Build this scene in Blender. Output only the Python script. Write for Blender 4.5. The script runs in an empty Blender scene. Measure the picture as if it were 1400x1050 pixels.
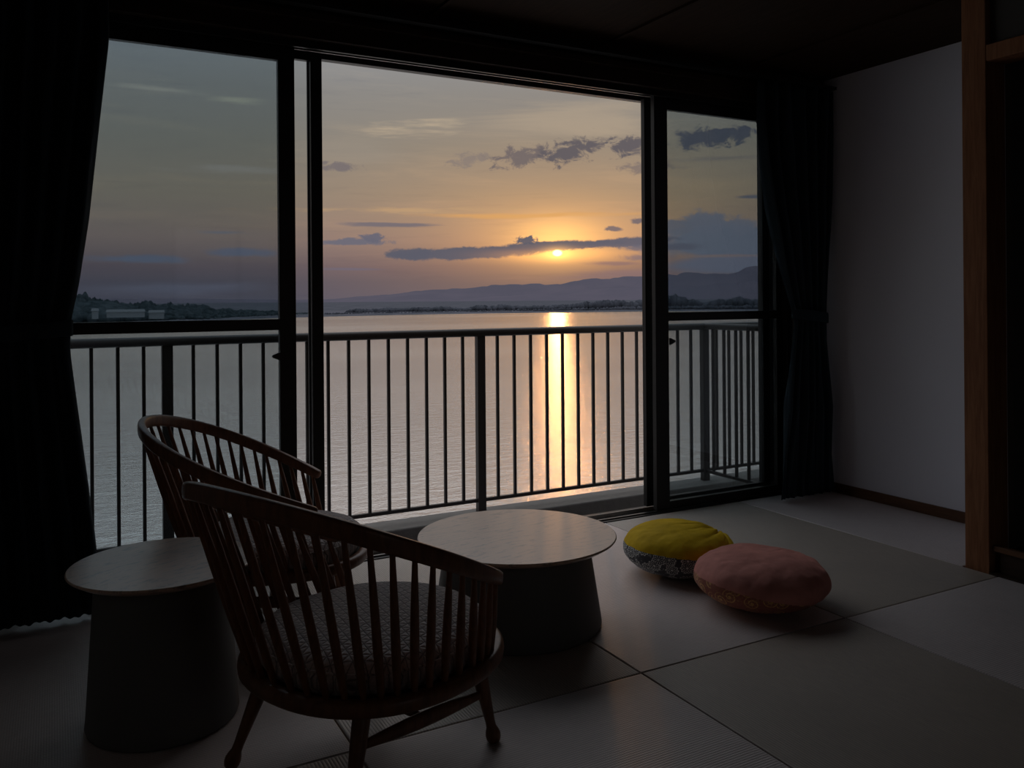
import bpy, bmesh, math, random
from math import sin, cos, pi, atan2, sqrt, radians, degrees
from mathutils import Vector, Matrix, noise
random.seed(7)
SC = bpy.context.scene
COL = SC.collection

def S(r, g, b, k=1.0):
    f = lambda c: (c/255/12.92 if c/255 <= .04045 else ((c/255+.055)/1.055)**2.4)
    return (f(r)*k, f(g)*k, f(b)*k, 1.0)

# ------------------------------------------------------------------ camera
YAW = radians(28.5); ROLL = .0075; EYE = 1.1; FPX = 1153.0; CXP, CYP = 700.0, 410.0
cam = bpy.data.objects.new('camera', bpy.data.cameras.new('camera'))
COL.objects.link(cam)
cam.location = (0, 0, EYE)
cam.rotation_mode = 'QUATERNION'
cam.rotation_quaternion = (Matrix.Rotation(-YAW, 3, 'Z') @ Matrix.Rotation(pi/2, 3, 'X') @ Matrix.Rotation(-ROLL, 3, 'Z')).to_quaternion()
cam.data.sensor_width = 36; cam.data.lens = FPX/1400*36
cam.data.shift_y = -(525-CYP)/1400
cam.data.clip_start = .05; cam.data.clip_end = 60000
SC.camera = cam
vs = SC.view_settings
vs.view_transform = 'Standard'; vs.look = 'None'; vs.exposure = 0.0; vs.gamma = 1.0; vs.use_curve_mapping = False

# surveying helper: direction of a point measured in the photograph
_R = Vector((cos(YAW), -sin(YAW), 0)); _F = Vector((sin(YAW), cos(YAW), 0)); _U = Vector((0, 0, 1))
def ray(x, y):
    a = x-CXP; b = -(y-CYP); c, s = cos(ROLL), sin(ROLL)
    return (_F*FPX + _R*(a*c+b*s) + _U*(-a*s+b*c)).normalized()
def on_y(x, y, Y):
    d = ray(x, y); return d*(Y/d.y)+Vector((0, 0, EYE))
def on_z(x, y, z=0):
    d = ray(x, y); return d*((z-EYE)/d.z)+Vector((0, 0, EYE))
def on_x(x, y, X):
    d = ray(x, y); return d*(X/d.x)+Vector((0, 0, EYE))
def at_dist(x, y, D):
    d = ray(x, y); h = sqrt(d.x*d.x+d.y*d.y); return d*(D/h)+Vector((0, 0, EYE))
def uv(x, y):
    d = ray(x, y); return degrees(atan2(d.x, d.y)), degrees(math.asin(d.z))

# ------------------------------------------------------------------ sky
SUN_PX = (762, 346)
W = bpy.data.worlds.new('evening_sky'); SC.world = W; W.use_nodes = True
nt = W.node_tree; nt.nodes.clear()
class NT:
    def __init__(s, nt): s.nt = nt
    def n(s, t, **k):
        o = s.nt.nodes.new(t)
        for a, b in k.items(): setattr(o, a, b)
        return o
    def put(s, sock, v):
        if isinstance(v, bpy.types.NodeSocket): s.nt.links.new(v, sock)
        elif v is not None: sock.default_value = v
    def m(s, op, a, b=None, c=None, clamp=False):
        o = s.n('ShaderNodeMath', operation=op, use_clamp=clamp)
        for i, v in enumerate((a, b, c)):
            if v is not None: s.put(o.inputs[i], v)
        return o.outputs[0]
    def vm(s, op, a, b=None):
        o = s.n('ShaderNodeVectorMath', operation=op)
        s.put(o.inputs[0], a)
        if b is not None: s.put(o.inputs[1], b)
        return o.outputs[0]
    def sep(s, v):
        o = s.n('ShaderNodeSeparateXYZ'); s.put(o.inputs[0], v); return o.outputs
    def comb(s, x, y, z):
        o = s.n('ShaderNodeCombineXYZ')
        for i, v in enumerate((x, y, z)): s.put(o.inputs[i], v)
        return o.outputs[0]
    def mix(s, fac, a, b, blend='MIX'):
        o = s.n('ShaderNodeMix', data_type='RGBA', blend_type=blend)
        s.put(o.inputs[0], fac); s.put(o.inputs[6], a); s.put(o.inputs[7], b); return o.outputs[2]
    def ramp(s, fac, stops, interp='LINEAR'):
        o = s.n('ShaderNodeValToRGB'); o.color_ramp.interpolation = interp
        s.put(o.inputs[0], fac); e = o.color_ramp.elements
        while len(e) < len(stops): e.new(.5)
        for k, (p, c) in enumerate(stops): e[k].position = p; e[k].color = c if len(c) == 4 else (*c, 1)
        return o.outputs[0]
    def noise(s, vec, scale, detail=4, rough=.5, dist=0, out=0):
        o = s.n('ShaderNodeTexNoise'); s.put(o.inputs['Vector'], vec)
        o.inputs['Scale'].default_value = scale; o.inputs['Detail'].default_value = detail
        o.inputs['Roughness'].default_value = rough; o.inputs['Distortion'].default_value = dist
        return o.outputs[out]
    def step(s, x, a, b):
        o = s.n('ShaderNodeMapRange', interpolation_type='SMOOTHSTEP'); s.put(o.inputs[0], x)
        o.inputs[1].default_value = a; o.inputs[2].default_value = b; return o.outputs[0]
w = NT(nt)
tc = w.n('ShaderNodeTexCoord'); dx, dy, dz = w.sep(tc.outputs['Generated'])
U = w.m('MULTIPLY', w.m('ARCTAN2', dx, dy), 57.29578)
V = w.m('MULTIPLY', w.m('ARCSINE', dz), 57.29578)
su, sv = uv(*SUN_PX)
vpos = w.m('DIVIDE', w.m('MAXIMUM', V, 0.0), 90.0)
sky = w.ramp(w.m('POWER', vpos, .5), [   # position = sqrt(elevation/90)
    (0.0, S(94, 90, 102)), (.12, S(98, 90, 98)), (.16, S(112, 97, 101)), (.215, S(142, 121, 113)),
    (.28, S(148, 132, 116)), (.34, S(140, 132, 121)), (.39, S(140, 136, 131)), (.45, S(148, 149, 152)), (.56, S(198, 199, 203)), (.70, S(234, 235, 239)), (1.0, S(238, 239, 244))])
du = w.m('SUBTRACT', U, su); dv = w.m('SUBTRACT', V, sv)
def gauss(a, b, offv=0):
    x = w.m('POWER', w.m('ABSOLUTE', w.m('DIVIDE', du, a)), 2.0)
    y = w.m('POWER', w.m('ABSOLUTE', w.m('DIVIDE', w.m('SUBTRACT', dv, offv), b)), 2.0)
    return w.m('EXPONENT', w.m('MULTIPLY', w.m('ADD', x, y), -1.0))
def gain(c, col, fac, blend='ADD'): return w.mix(fac, c, col, blend)
# cooler sky away from the sun
cool = w.m('SUBTRACT', 1.0, w.m('EXPONENT', w.m('MULTIPLY', w.m('POWER', w.m('ABSOLUTE', w.m('DIVIDE', du, 26.0)), 2.0), -1.0)))
sky = w.mix(w.m('MULTIPLY', cool, .55), sky, (.80, .93, 1.06, 1), 'MULTIPLY')
sky = gain(sky, (.17, .070, .000, 1), gauss(12, 5.5, 1.8))
sky = gain(sky, (.40, .17, .01, 1), gauss(6.0, 2.2, 1.0))
sky = gain(sky, (.70, .36, .07, 1), gauss(2.6, 1.35, .75))
vec = w.comb(w.m('MULTIPLY', U, .62), w.m('MULTIPLY', V, 1.0), 0)
vec2 = w.comb(w.m('MULTIPLY', U, .10), w.m('MULTIPLY', V, 1.0), 3.0)
puff = w.noise(vec, 1.5, 9, .68, .5)
puff2 = w.noise(vec, .55, 5, .6, .2)
streak = w.noise(vec2, .8, 6, .6, .5)
streak2 = w.noise(vec2, 2.2, 5, .6, .2)
# veil of thin high streaks over the whole sky
hi = w.step(streak, .48, .72)
sky = w.mix(w.m('MULTIPLY', hi, .42), sky, (1.28, 1.2, 1.1, 1), 'MULTIPLY')
lo = w.step(streak2, .50, .75)
sky = w.mix(w.m('MULTIPLY', lo, .35), sky, (.80, .82, .88, 1), 'MULTIPLY')
def cloud(c, px, py, rx, ry, col, dens=1.0, amp=.5, soft=.5, src=None, tilt=0.0, k=1.0, top=None):
    u0, v0 = uv(px, py); u1 = uv(px-rx, py)[0]; u2 = uv(px+rx, py)[0]; v1 = uv(px, py-ry)[1]
    a = abs(u2-u1)/2; b = abs(v1-v0)
    x = w.m('SUBTRACT', U, u0); y = w.m('SUBTRACT', V, v0)
    if tilt: y = w.m('SUBTRACT', y, w.m('MULTIPLY', x, tilt))
    x = w.m('DIVIDE', x, a); y = w.m('DIVIDE', y, b)
    d = w.m('SQRT', w.m('ADD', w.m('MULTIPLY', x, x), w.m('MULTIPLY', y, y)))
    nn = w.m('MULTIPLY', w.m('SUBTRACT', src or puff, .5), amp*2)
    mk = w.step(w.m('ADD', w.m('SUBTRACT', 1.0, d), nn), 0.0, soft)
    return w.mix(w.m('MULTIPLY', mk, dens), c, col)
slate = S(92, 92, 104); blue = S(104, 108, 120); warm = S(128, 112, 112); dusk = S(120, 104, 112)
# bright cream wisps high in the middle, and on the left
sky = cloud(sky, 575, 173, 85, 15, S(186, 168, 143), .8, 2.4, 1.5, streak2)
sky = cloud(sky, 480, 205, 95, 26, S(150, 140, 128), .5, .9, .9, streak)
sky = cloud(sky, 790, 165, 150, 34, S(178, 160, 138), .55, .9, .9, streak)
sky = cloud(sky, 220, 122, 80, 6, S(165, 160, 150), .7, 1.1, .9, streak2)
sky = cloud(sky, 330, 138, 60, 6, S(172, 168, 150), .7, 1.1, .9, streak2)
sky = cloud(sky, 300, 232, 110, 9, S(160, 152, 145), .5, 1.1, .9, streak2)
sky = cloud(sky, 560, 288, 190, 6, S(200, 162, 118), .6, 1.8, 1.2, streak2)
sky = cloud(sky, 700, 295, 190, 5, S(225, 165, 95), .7, .9, .9, streak2)
# the torn dark row of small clouds
sky = cloud(sky, 640, 218, 34, 11, S(134, 122, 116), .75, 1.9, .7, puff, .12)
sky = cloud(sky, 715, 214, 44, 17, S(112, 102, 102), .9, 2.0, .6, puff, .15)
sky = cloud(sky, 782, 206, 52, 19, S(98, 92, 96), .97, 1.7, .6, puff, .20)
sky = cloud(sky, 858, 200, 34, 17, S(98, 92, 96), .97, 1.7, .6, puff, .1)
sky = cloud(sky, 890, 228, 50, 9, S(120, 108, 106), .7, 2.0, .7, puff)
sky = cloud(sky, 958, 190, 52, 16, S(88, 88, 98), .97, 1.8, .5, puff, .03)
sky = cloud(sky, 1006, 184, 28, 14, S(88, 88, 98), .97, 1.9, .5, puff)
sky = cloud(sky, 466, 228, 34, 8, S(116, 108, 110), .85, 1.5, .6, puff)
sky = cloud(sky, 1030, 269, 30, 4, S(96, 98, 112), .85, .8, .8, streak2)
sky = cloud(sky, 990, 216, 100, 5, S(118, 110, 110), .6, .8, .9, streak2)
# low bands and lumps left of the sun
sky = cloud(sky, 525, 307, 90, 4, S(112, 106, 114), .85, .9, .7, streak2)
sky = cloud(sky, 480, 331, 66, 6, S(108, 106, 118), .95, 1.0, .5, puff)
sky = cloud(sky, 512, 325, 20, 8, S(104, 102, 115), .95, 1.4, .5, puff)
sky = cloud(sky, 325, 345, 70, 8, S(106, 110, 128), .9, .8, .7, puff2)
sky = cloud(sky, 180, 354, 95, 8, S(104, 110, 128), .9, .8, .7, puff2)
sky = cloud(sky, 300, 318, 40, 3, S(112, 116, 130), .7, .8, .8, streak2)
sky = cloud(sky, 235, 394, 200, 14, S(112, 112, 128), .55, .8, .9, streak)
sky = cloud(sky, 470, 368, 60, 3, S(112, 104, 118), .7, .8, .8, streak2)
# big blue bank right of the sun
sky = cloud(sky, 1040, 328, 190, 28, S(112, 116, 130), .95, .5, .35, puff2)
sky = cloud(sky, 965, 305, 34, 20, S(118, 118, 130), .95, .8, .35, puff)
sky = cloud(sky, 925, 310, 34, 12, S(118, 116, 126), .9, .8, .4, puff)
sky = cloud(sky, 1015, 308, 28, 14, S(118, 118, 130), .9, .8, .4, puff)
sky = cloud(sky, 1010, 362, 140, 18, S(112, 114, 130), .9, .5, .6, streak)
sky = cloud(sky, 850, 376, 130, 12, S(132, 108, 112), .6, .8, .9, streak)
sky = cloud(sky, 985, 350, 90, 3, S(150, 122, 112), .6, .8, .9, streak2)
sky = cloud(sky, 838, 313, 16, 5, S(118, 106, 110), .9, 1.1, .6, puff)
sky = cloud(sky, 872, 303, 14, 5, S(112, 102, 108), .9, 1.1, .6, puff)
# the long slate bar that the sun sits under
sky = cloud(sky, 560, 347, 42, 9, slate, .97, .6, .4, puff)
sky = cloud(sky, 645, 346, 125, 10, slate, .97, .5, .35, puff, .035)
sky = cloud(sky, 760, 336, 100, 8, slate, .97, .55, .35, puff, .03)
sky = cloud(sky, 720, 328, 18, 8, slate, .97, 1.5, .4, puff)
sky = cloud(sky, 860, 331, 80, 8, S(98, 96, 108), .97, .6, .4, puff, .05)
sky = cloud(sky, 905, 338, 70, 7, S(104, 102, 114), .9, .7, .5, puff)
sky = cloud(sky, 840, 360, 60, 4, S(142, 112, 108), .8, .9, .8, streak2)
sky = cloud(sky, 885, 352, 50, 6, S(122, 108, 114), .8, .9, .8, puff)
# fire under the bar and the sun's face
sky = gain(sky, (.50, .20, .02, 1), gauss(3.8, .42, -.15))
sky = gain(sky, (.9, .45, .08, 1), gauss(.9, .40, -.05))
ang = w.m('SQRT', w.m('ADD', w.m('POWER', w.m('ABSOLUTE', w.m('DIVIDE', du, 1.5)), 2.0), w.m('POWER', w.m('ABSOLUTE', dv), 2.0)))
sky = gain(sky, (3.2, 2.3, .9, 1), w.m('SUBTRACT', 1.0, w.step(ang, .13, .27)))
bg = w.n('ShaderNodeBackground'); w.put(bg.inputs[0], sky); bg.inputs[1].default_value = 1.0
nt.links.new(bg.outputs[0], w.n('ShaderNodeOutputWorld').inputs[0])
W.cycles.sampling_method = 'MANUAL'; W.cycles.sample_map_resolution = 2048

sun = bpy.data.objects.new('sun', bpy.data.lights.new('sun', 'SUN')); COL.objects.link(sun)
sun.data.energy = .030; sun.data.angle = radians(1.1); sun.data.color = (1.0, .46, .16)
sun.rotation_mode = 'QUATERNION'; sun.rotation_quaternion = ray(*SUN_PX).to_track_quat('Z', 'Y')
sun.location = (3, 6, 4)
por = bpy.data.objects.new('window_portal', bpy.data.lights.new('window_portal', 'AREA')); COL.objects.link(por)
por.data.shape = 'RECTANGLE'; por.data.size = 3.75; por.data.size_y = 2.15; por.data.cycles.is_portal = True
por.location = (1.78, 3.70, 1.07); por.rotation_euler = (-pi/2, 0, 0)
por = bpy.data.objects.new('back_window_portal', bpy.data.lights.new('back_window_portal', 'AREA')); COL.objects.link(por)  # portal of the added fill window behind the camera
por.data.shape = 'RECTANGLE'; por.data.size = 1.4; por.data.size_y = .9; por.data.cycles.is_portal = True
por.location = (1.80, -2.72, 1.5); por.rotation_euler = (pi/2, 0, 0)

# ------------------------------------------------------------------ materials
def mat(name):
    m = bpy.data.materials.new(name); m.use_nodes = True; t = m.node_tree; t.nodes.clear()
    n = NT(t); b = n.n('ShaderNodeBsdfPrincipled'); o = n.n('ShaderNodeOutputMaterial')
    t.links.new(b.outputs[0], o.inputs[0]); return m, n, b, o
def setp(n, b, **k):
    al = dict(col='Base Color', rough='Roughness', metal='Metallic', spec='Specular IOR Level', normal='Normal', sheen='Sheen Weight', srough='Sheen Roughness', stint='Sheen Tint')
    for a, v in k.items(): n.put(b.inputs[al[a]], v)
def bump(n, h, strength=.3, dist=.01):
    o = n.n('ShaderNodeBump'); n.put(o.inputs['Height'], h); o.inputs['Strength'].default_value = strength; o.inputs['Distance'].default_value = dist
    return o.outputs[0]
def objco(n): return n.n('ShaderNodeTexCoord').outputs['Object']
def scl(n, v, x, y, z): return n.vm('MULTIPLY', v, (x, y, z))

def wood(name, c1, c2, rough=.35, stretch=(1, 12, 12), scale=6, bs=.15, spec=.5):
    m, n, b, o = mat(name); v = scl(n, objco(n), *stretch)
    g = n.noise(v, scale, 6, .6, .6); f = n.noise(v, scale*5, 4, .6)
    c = n.mix(n.step(g, .35, .65), c1, c2); c = n.mix(n.m('MULTIPLY', n.step(f, .5, .7), .35), c, (c1[0]*.5, c1[1]*.5, c1[2]*.5, 1))
    setp(n, b, col=c, rough=n.m('ADD', rough, n.m('MULTIPLY', f, .12)), spec=spec, normal=bump(n, f, bs, .002)); return m
def plain(name, col, rough=.6, metal=0, var=.12, scale=30, bs=.1, bd=.002, spec=.5):
    m, n, b, o = mat(name); f = n.noise(objco(n), scale, 5, .6)
    c = n.mix(n.m('MULTIPLY', f, var*2), col, (col[0]*.6, col[1]*.6, col[2]*.6, 1))
    setp(n, b, col=c, rough=rough, metal=metal, spec=spec, normal=bump(n, f, bs, bd)); return m

M = {}
M['bow'] = wood('chair_wood', (.25, .100, .044, 1), (.165, .064, .029, 1), .30, (6, 6, 1.2), 7, .1)
M['spindle'] = wood('spindle_wood', (.27, .105, .044, 1), (.18, .069, .030, 1), .34, (14, 14, 1.0), 8, .1)
M['post'] = wood('post_wood', (.34, .15, .07, 1), (.24, .10, .045, 1), .6, (10, 10, .7), 6, .15, .2)
M['base'] = wood('skirting_wood', (.16, .075, .035, 1), (.11, .048, .022, 1), .5, (10, .8, 10), 6, .15, .3)
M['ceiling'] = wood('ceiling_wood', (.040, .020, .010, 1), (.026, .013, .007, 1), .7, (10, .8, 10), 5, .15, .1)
M['darkwood'] = wood('dark_wood', (.045, .024, .014, 1), (.028, .015, .009, 1), .5, (8, 1, 8), 5, .15, .3)
M['frame'] = plain('bronze_aluminium', (.022, .020, .018, 1), .38, .3, .1, 60, .05)
M['alu'] = plain('bare_aluminium', (.62, .60, .58, 1), .28, 1.0, .1, 80, .05)
M['rail'] = plain('railing_metal', (.050, .038, .031, 1), .45, .2, .25, 40, .12)
M['concrete'] = plain('concrete', (.24, .215, .19, 1), .85, 0, .5, 14, .5, .01)
M['stand'] = plain('dark_grey_stand', (.17, .165, .155, 1), .55, 0, .3, 160, .15, .001)
M['black'] = plain('black_plastic', (.015, .015, .015, 1), .4)
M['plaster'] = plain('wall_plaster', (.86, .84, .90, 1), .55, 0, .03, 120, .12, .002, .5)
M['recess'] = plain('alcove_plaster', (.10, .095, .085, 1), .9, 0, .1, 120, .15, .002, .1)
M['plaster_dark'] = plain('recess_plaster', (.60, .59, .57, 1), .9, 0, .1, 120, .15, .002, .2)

def tabletop_mat():
    m, n, b, o = mat('grey_oak_veneer'); v = objco(n)
    x, y, z = n.sep(v)
    wv = n.noise(scl(n, v, 1.0, 3.2, 1), 2.2, 3, .5, .3)
    ph = n.m('ADD', n.m('MULTIPLY', y, 150.0), n.m('MULTIPLY', wv, 48.0))
    rings = n.m('ADD', .5, n.m('MULTIPLY', n.m('SINE', ph), .5))
    fine = n.noise(scl(n, v, 4, 70, 1), 4, 5, .65)
    broken = n.noise(scl(n, v, 5, 14, 1), 5, 4, .7)
    line = n.m('MULTIPLY', n.step(rings, .55, .98), n.step(broken, .45, .62))
    c = n.mix(n.step(fine, .35, .7), (.78, .53, .385, 1), (.64, .43, .31, 1))
    c = n.mix(n.m('MULTIPLY', line, .8), c, (.26, .18, .135, 1))
    setp(n, b, col=c, rough=n.m('ADD', .30, n.m('MULTIPLY', fine, .12)), spec=.5, normal=bump(n, n.m('SUBTRACT', fine, line), .12, .001)); b.inputs['Coat Weight'].default_value = 1.0; b.inputs['Coat Roughness'].default_value = .28; return m
M['top'] = tabletop_mat()

def tatami(name, axis, c1, c2):
    m, n, b, o = mat(name); v = objco(n); x, y, z = n.sep(v)
    a, l = (y, x) if axis == 'x' else (x, y)
    rib = n.m('ABSOLUTE', n.m('SINE', n.m('MULTIPLY', a, pi/.0085)))
    weave = n.m('SINE', n.m('MULTIPLY', l, 2*pi/.006))
    lenn = n.noise(scl(n, v, *( (3, 60, 1) if axis == 'x' else (60, 3, 1))), 6, 4, .6)
    blot = n.noise(v, 3.2, 4, .6)
    c = n.mix(n.step(lenn, .35, .68), c1, c2); c = n.mix(n.m('MULTIPLY', n.step(blot, .4, .7), .25), c, (c2[0]*.8, c2[1]*.8, c2[2]*.8, 1))
    c = n.mix(n.m('MULTIPLY', n.m('SUBTRACT', 1.0, n.m('POWER', rib, .5)), .7), c, (c2[0]*.35, c2[1]*.35, c2[2]*.35, 1))
    h = n.m('ADD', n.m('POWER', rib, .7), n.m('ADD', n.m('MULTIPLY', weave, .10), n.m('MULTIPLY', lenn, .35)))
    setp(n, b, col=c, rough=.46, spec=1.0, normal=bump(n, h, .4, .0020)); return m
M['tat_x'] = tatami('tatami_ribs_across', 'x', (.88, .76, .72, 1), (.78, .665, .635, 1))  # paler than the deep-ribbed mats: sheen by rib direction put into the colour
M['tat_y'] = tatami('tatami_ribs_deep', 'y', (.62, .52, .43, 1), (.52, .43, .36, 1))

def quilt_mat():
    m, n, b, o = mat('quilted_grey_fabric'); v = objco(n); x, y, z = n.sep(v)
    P = .021; h = None
    for a in (8.5, 68.5, 128.5):
        d = n.m('ADD', n.m('MULTIPLY', x, cos(radians(a))*pi/P), n.m('MULTIPLY', y, sin(radians(a))*pi/P))
        s_ = n.m('POWER', n.m('ABSOLUTE', n.m('SINE', d)), .45)
        h = s_ if h is None else n.m('MINIMUM', h, s_)
    th = n.noise(v, 700, 2, .5); mel = n.noise(v, 220, 3, .6)
    c = n.mix(n.step(mel, .3, .7), (.78, .69, .67, 1), (.60, .53, .52, 1))
    c = n.mix(n.m('SUBTRACT', 1.0, n.step(h, .15, .60)), c, (.17, .145, .145, 1))
    setp(n, b, col=c, rough=.85, spec=.3, sheen=.8, srough=.4, normal=bump(n, n.m('ADD', h, n.m('MULTIPLY', th, .1)), .9, .005)); return m
M['quilt'] = quilt_mat()
def velvet(name, col, tint=None):
    m, n, b, o = mat(name); v = objco(n); f = n.noise(v, 9, 4, .6, .4); g = n.noise(v, 500, 2, .5)
    c = n.mix(n.step(f, .3, .7), col, (col[0]*.78, col[1]*.76, col[2]*.76, 1))
    setp(n, b, col=c, rough=.75, spec=.15, sheen=.45, srough=.35, stint=(col[0]*1.5, col[1]*1.5, col[2]*1.5, 1), normal=bump(n, n.m('ADD', f, n.m('MULTIPLY', g, .15)), .25, .006)); return m
M['mustard'] = velvet('mustard_velvet', (.86, .56, .020, 1))
M['rose'] = velvet('rose_velvet', (.84, .36, .30, 1))
def floral(name, ground, bloom, size, petals=8, curl=False, fade=None):
    m, n, b, o = mat(name); v = objco(n); x, y, z = n.sep(v)
    ph = n.m('MULTIPLY', n.m('ARCTAN2', y, x), .20)
    p = n.comb(ph, z, 0.0)
    vo = n.n('ShaderNodeTexVoronoi', voronoi_dimensions='2D'); n.put(vo.inputs['Vector'], p); vo.inputs['Scale'].default_value = 1/size; vo.inputs['Randomness'].default_value = .7
    d = n.vm('SUBTRACT', n.vm('SCALE', p), vo.outputs['Position'])
    sc = n.n('ShaderNodeVectorMath', operation='SCALE'); n.put(sc.inputs[0], p); sc.inputs[3].default_value = 1/size
    po = n.n('ShaderNodeVectorMath', operation='SCALE'); n.put(po.inputs[0], vo.outputs['Position']); po.inputs[3].default_value = 1/size
    d = n.vm('SUBTRACT', sc.outputs[0], po.outputs[0])
    ax, ay, _ = n.sep(d)
    r = n.m('SQRT', n.m('ADD', n.m('MULTIPLY', ax, ax), n.m('MULTIPLY', ay, ay))); th = n.m('ARCTAN2', ay, ax)
    edge = n.m('ADD', .33, n.m('MULTIPLY', n.m('ABSOLUTE', n.m('COSINE', n.m('MULTIPLY', th, petals/2))), .12))
    ring = n.m('SUBTRACT', 1.0, n.step(n.m('ABSOLUTE', n.m('SUBTRACT', r, edge)), .02, .06))
    spokes = n.m('MULTIPLY', n.step(n.m('ABSOLUTE', n.m('COSINE', n.m('MULTIPLY', th, petals/2))), .8, .95), n.m('MULTIPLY', n.step(r, .12, .16), n.m('SUBTRACT', 1.0, n.step(r, .30, .34))))
    dot = n.m('SUBTRACT', 1.0, n.step(r, .07, .11))
    if curl:
        sp = n.m('SINE', n.m('ADD', n.m('MULTIPLY', r, 26.0), th)); ring = n.m('MULTIPLY', n.step(sp, .45, .8), n.m('SUBTRACT', 1.0, n.step(r, .42, .5)))
        spokes = n.m('MULTIPLY', spokes, .4)
    k = n.m('MAXIMUM', ring, n.m('MAXIMUM', spokes, dot))
    tw = n.noise(v, 260, 2, .6); k = n.m('MULTIPLY', k, n.step(tw, .3, .5))
    speck = n.m('MULTIPLY', n.step(n.noise(v, 90, 3, .7), .56, .64), .30)
    k = n.m('MAXIMUM', k, speck)
    c = n.mix(k, ground, bloom)
    setp(n, b, col=c, rough=.7, spec=.25, sheen=.1, normal=bump(n, n.m('ADD', k, n.m('MULTIPLY', tw, .3)), .3, .001)); return m
M['floral_grey'] = floral('dark_floral_brocade', (.075, .075, .082, 1), (.80, .80, .76, 1), .050, 10)
M['floral_gold'] = floral('gold_floral_brocade', (.42, .14, .10, 1), (.90, .55, .20, 1), .052, 8, True)
M['curtain'] = plain('dark_curtain_fabric', (.030, .044, .056, 1), .85, 0, .3, 300, .2, .001, .15)

def glass(name, tint, fac=.05):
    m, n, b, o = mat(name); t = n.nt; t.nodes.remove(b)
    tr = n.n('ShaderNodeBsdfTransparent'); tr.inputs[0].default_value = (*tint, 1)
    gl = n.n('ShaderNodeBsdfGlossy'); gl.inputs['Roughness'].default_value = .02; gl.inputs[0].default_value = (.8, .85, .85, 1)
    fr = n.n('ShaderNodeFresnel'); fr.inputs[0].default_value = 1.3
    mx = n.n('ShaderNodeMixShader'); t.links.new(fr.outputs[0], mx.inputs[0]); t.links.new(tr.outputs[0], mx.inputs[1]); t.links.new(gl.outputs[0], mx.inputs[2])
    t.links.new(mx.outputs[0], o.inputs[0]); return m
M['glass_clear'] = glass('clear_pane', (.90, .92, .93))
M['glass_tint'] = glass('smoked_pane', (.74, .79, .81))

def lake_mat():
    m, n, b, o = mat('lake_water'); t = n.nt; t.nodes.remove(b)
    v = n.n('ShaderNodeNewGeometry').outputs['Position']
    big = n.noise(scl(n, v, .5, 1.0, 1), .9, 5, .62, .3); fine = n.noise(scl(n, v, 1.0, 1.7, 1), 3.2, 4, .6)
    patch = n.noise(scl(n, v, .4, 1, 1), .006, 4, .6)
    h = n.m('ADD', big, n.m('MULTIPLY', fine, .35))
    gl = n.n('ShaderNodeBsdfGlossy'); gl.inputs[0].default_value = (1.0, .945, .89, 1)
    n.put(gl.inputs['Roughness'], n.m('ADD', .125, n.m('MULTIPLY', n.step(patch, .35, .65), .06)))
    n.put(gl.inputs['Normal'], bump(n, h, .6, .24))
    df = n.n('ShaderNodeBsdfDiffuse'); df.inputs[0].default_value = (.16, .17, .165, 1)
    mx = n.n('ShaderNodeMixShader'); mx.inputs[0].default_value = .90
    t.links.new(df.outputs[0], mx.inputs[1]); t.links.new(gl.outputs[0], mx.inputs[2]); t.links.new(mx.outputs[0], o.inputs[0]); return m
M['lake'] = lake_mat()
def land(name, c1, c2, scale, rough=.95):
    m, n, b, o = mat(name); v = n.n('ShaderNodeNewGeometry').outputs['Position']
    f = n.noise(v, scale, 6, .65); setp(n, b, col=n.mix(n.step(f, .38, .62), c1, c2), rough=rough, spec=0.0); return m
M['mountain'] = land('hazy_mountain', (.150, .130, .158, 1), (.135, .120, .148, 1), .0012)  # distance haze is put into the base colour
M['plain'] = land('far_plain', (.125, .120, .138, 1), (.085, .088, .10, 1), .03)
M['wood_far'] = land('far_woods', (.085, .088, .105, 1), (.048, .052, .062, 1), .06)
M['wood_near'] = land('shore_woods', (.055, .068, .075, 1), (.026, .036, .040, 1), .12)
M['bldg'] = plain('pale_building_wall', (.14, .155, .17, 1), .8)
M['roof'] = plain('grey_building_roof', (.09, .10, .11, 1), .7)

# ------------------------------------------------------------------ mesh helpers
def obj(name, bm, m=None, parent=None, smooth=False, bevel=0, **props):
    me = bpy.data.meshes.new(name)
    bmesh.ops.recalc_face_normals(bm, faces=bm.faces[:])
    bm.to_mesh(me); bm.free()
    if smooth:
        for p in me.polygons: p.use_smooth = True
    o = bpy.data.objects.new(name, me); COL.objects.link(o)
    if m is not None: me.materials.append(m)
    if parent is not None: o.parent = parent
    if bevel:
        b = o.modifiers.new('bevel', 'BEVEL'); b.width = bevel; b.segments = 2; b.limit_method = 'ANGLE'
    for k, v in props.items(): o[k] = v
    return o
def thing(name, label, cat, loc=(0, 0, 0), rz=0, group=None):
    o = bpy.data.objects.new(name, None); COL.objects.link(o); o.location = loc; o.rotation_euler = (0, 0, rz); o.empty_display_size = .1
    o['label'] = label; o['category'] = cat
    if group: o['group'] = group
    return o
def box(bm, x0, x1, y0, y1, z0, z1):
    vs_ = [bm.verts.new((x, y, z)) for x in (x0, x1) for y in (y0, y1) for z in (z0, z1)]
    for f in ((0, 1, 3, 2), (4, 6, 7, 5), (0, 4, 5, 1), (2, 3, 7, 6), (0, 2, 6, 4), (1, 5, 7, 3)): bm.faces.new([vs_[i] for i in f])
    return bm
def B(x0, x1, y0, y1, z0, z1): return box(bmesh.new(), x0, x1, y0, y1, z0, z1)
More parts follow.
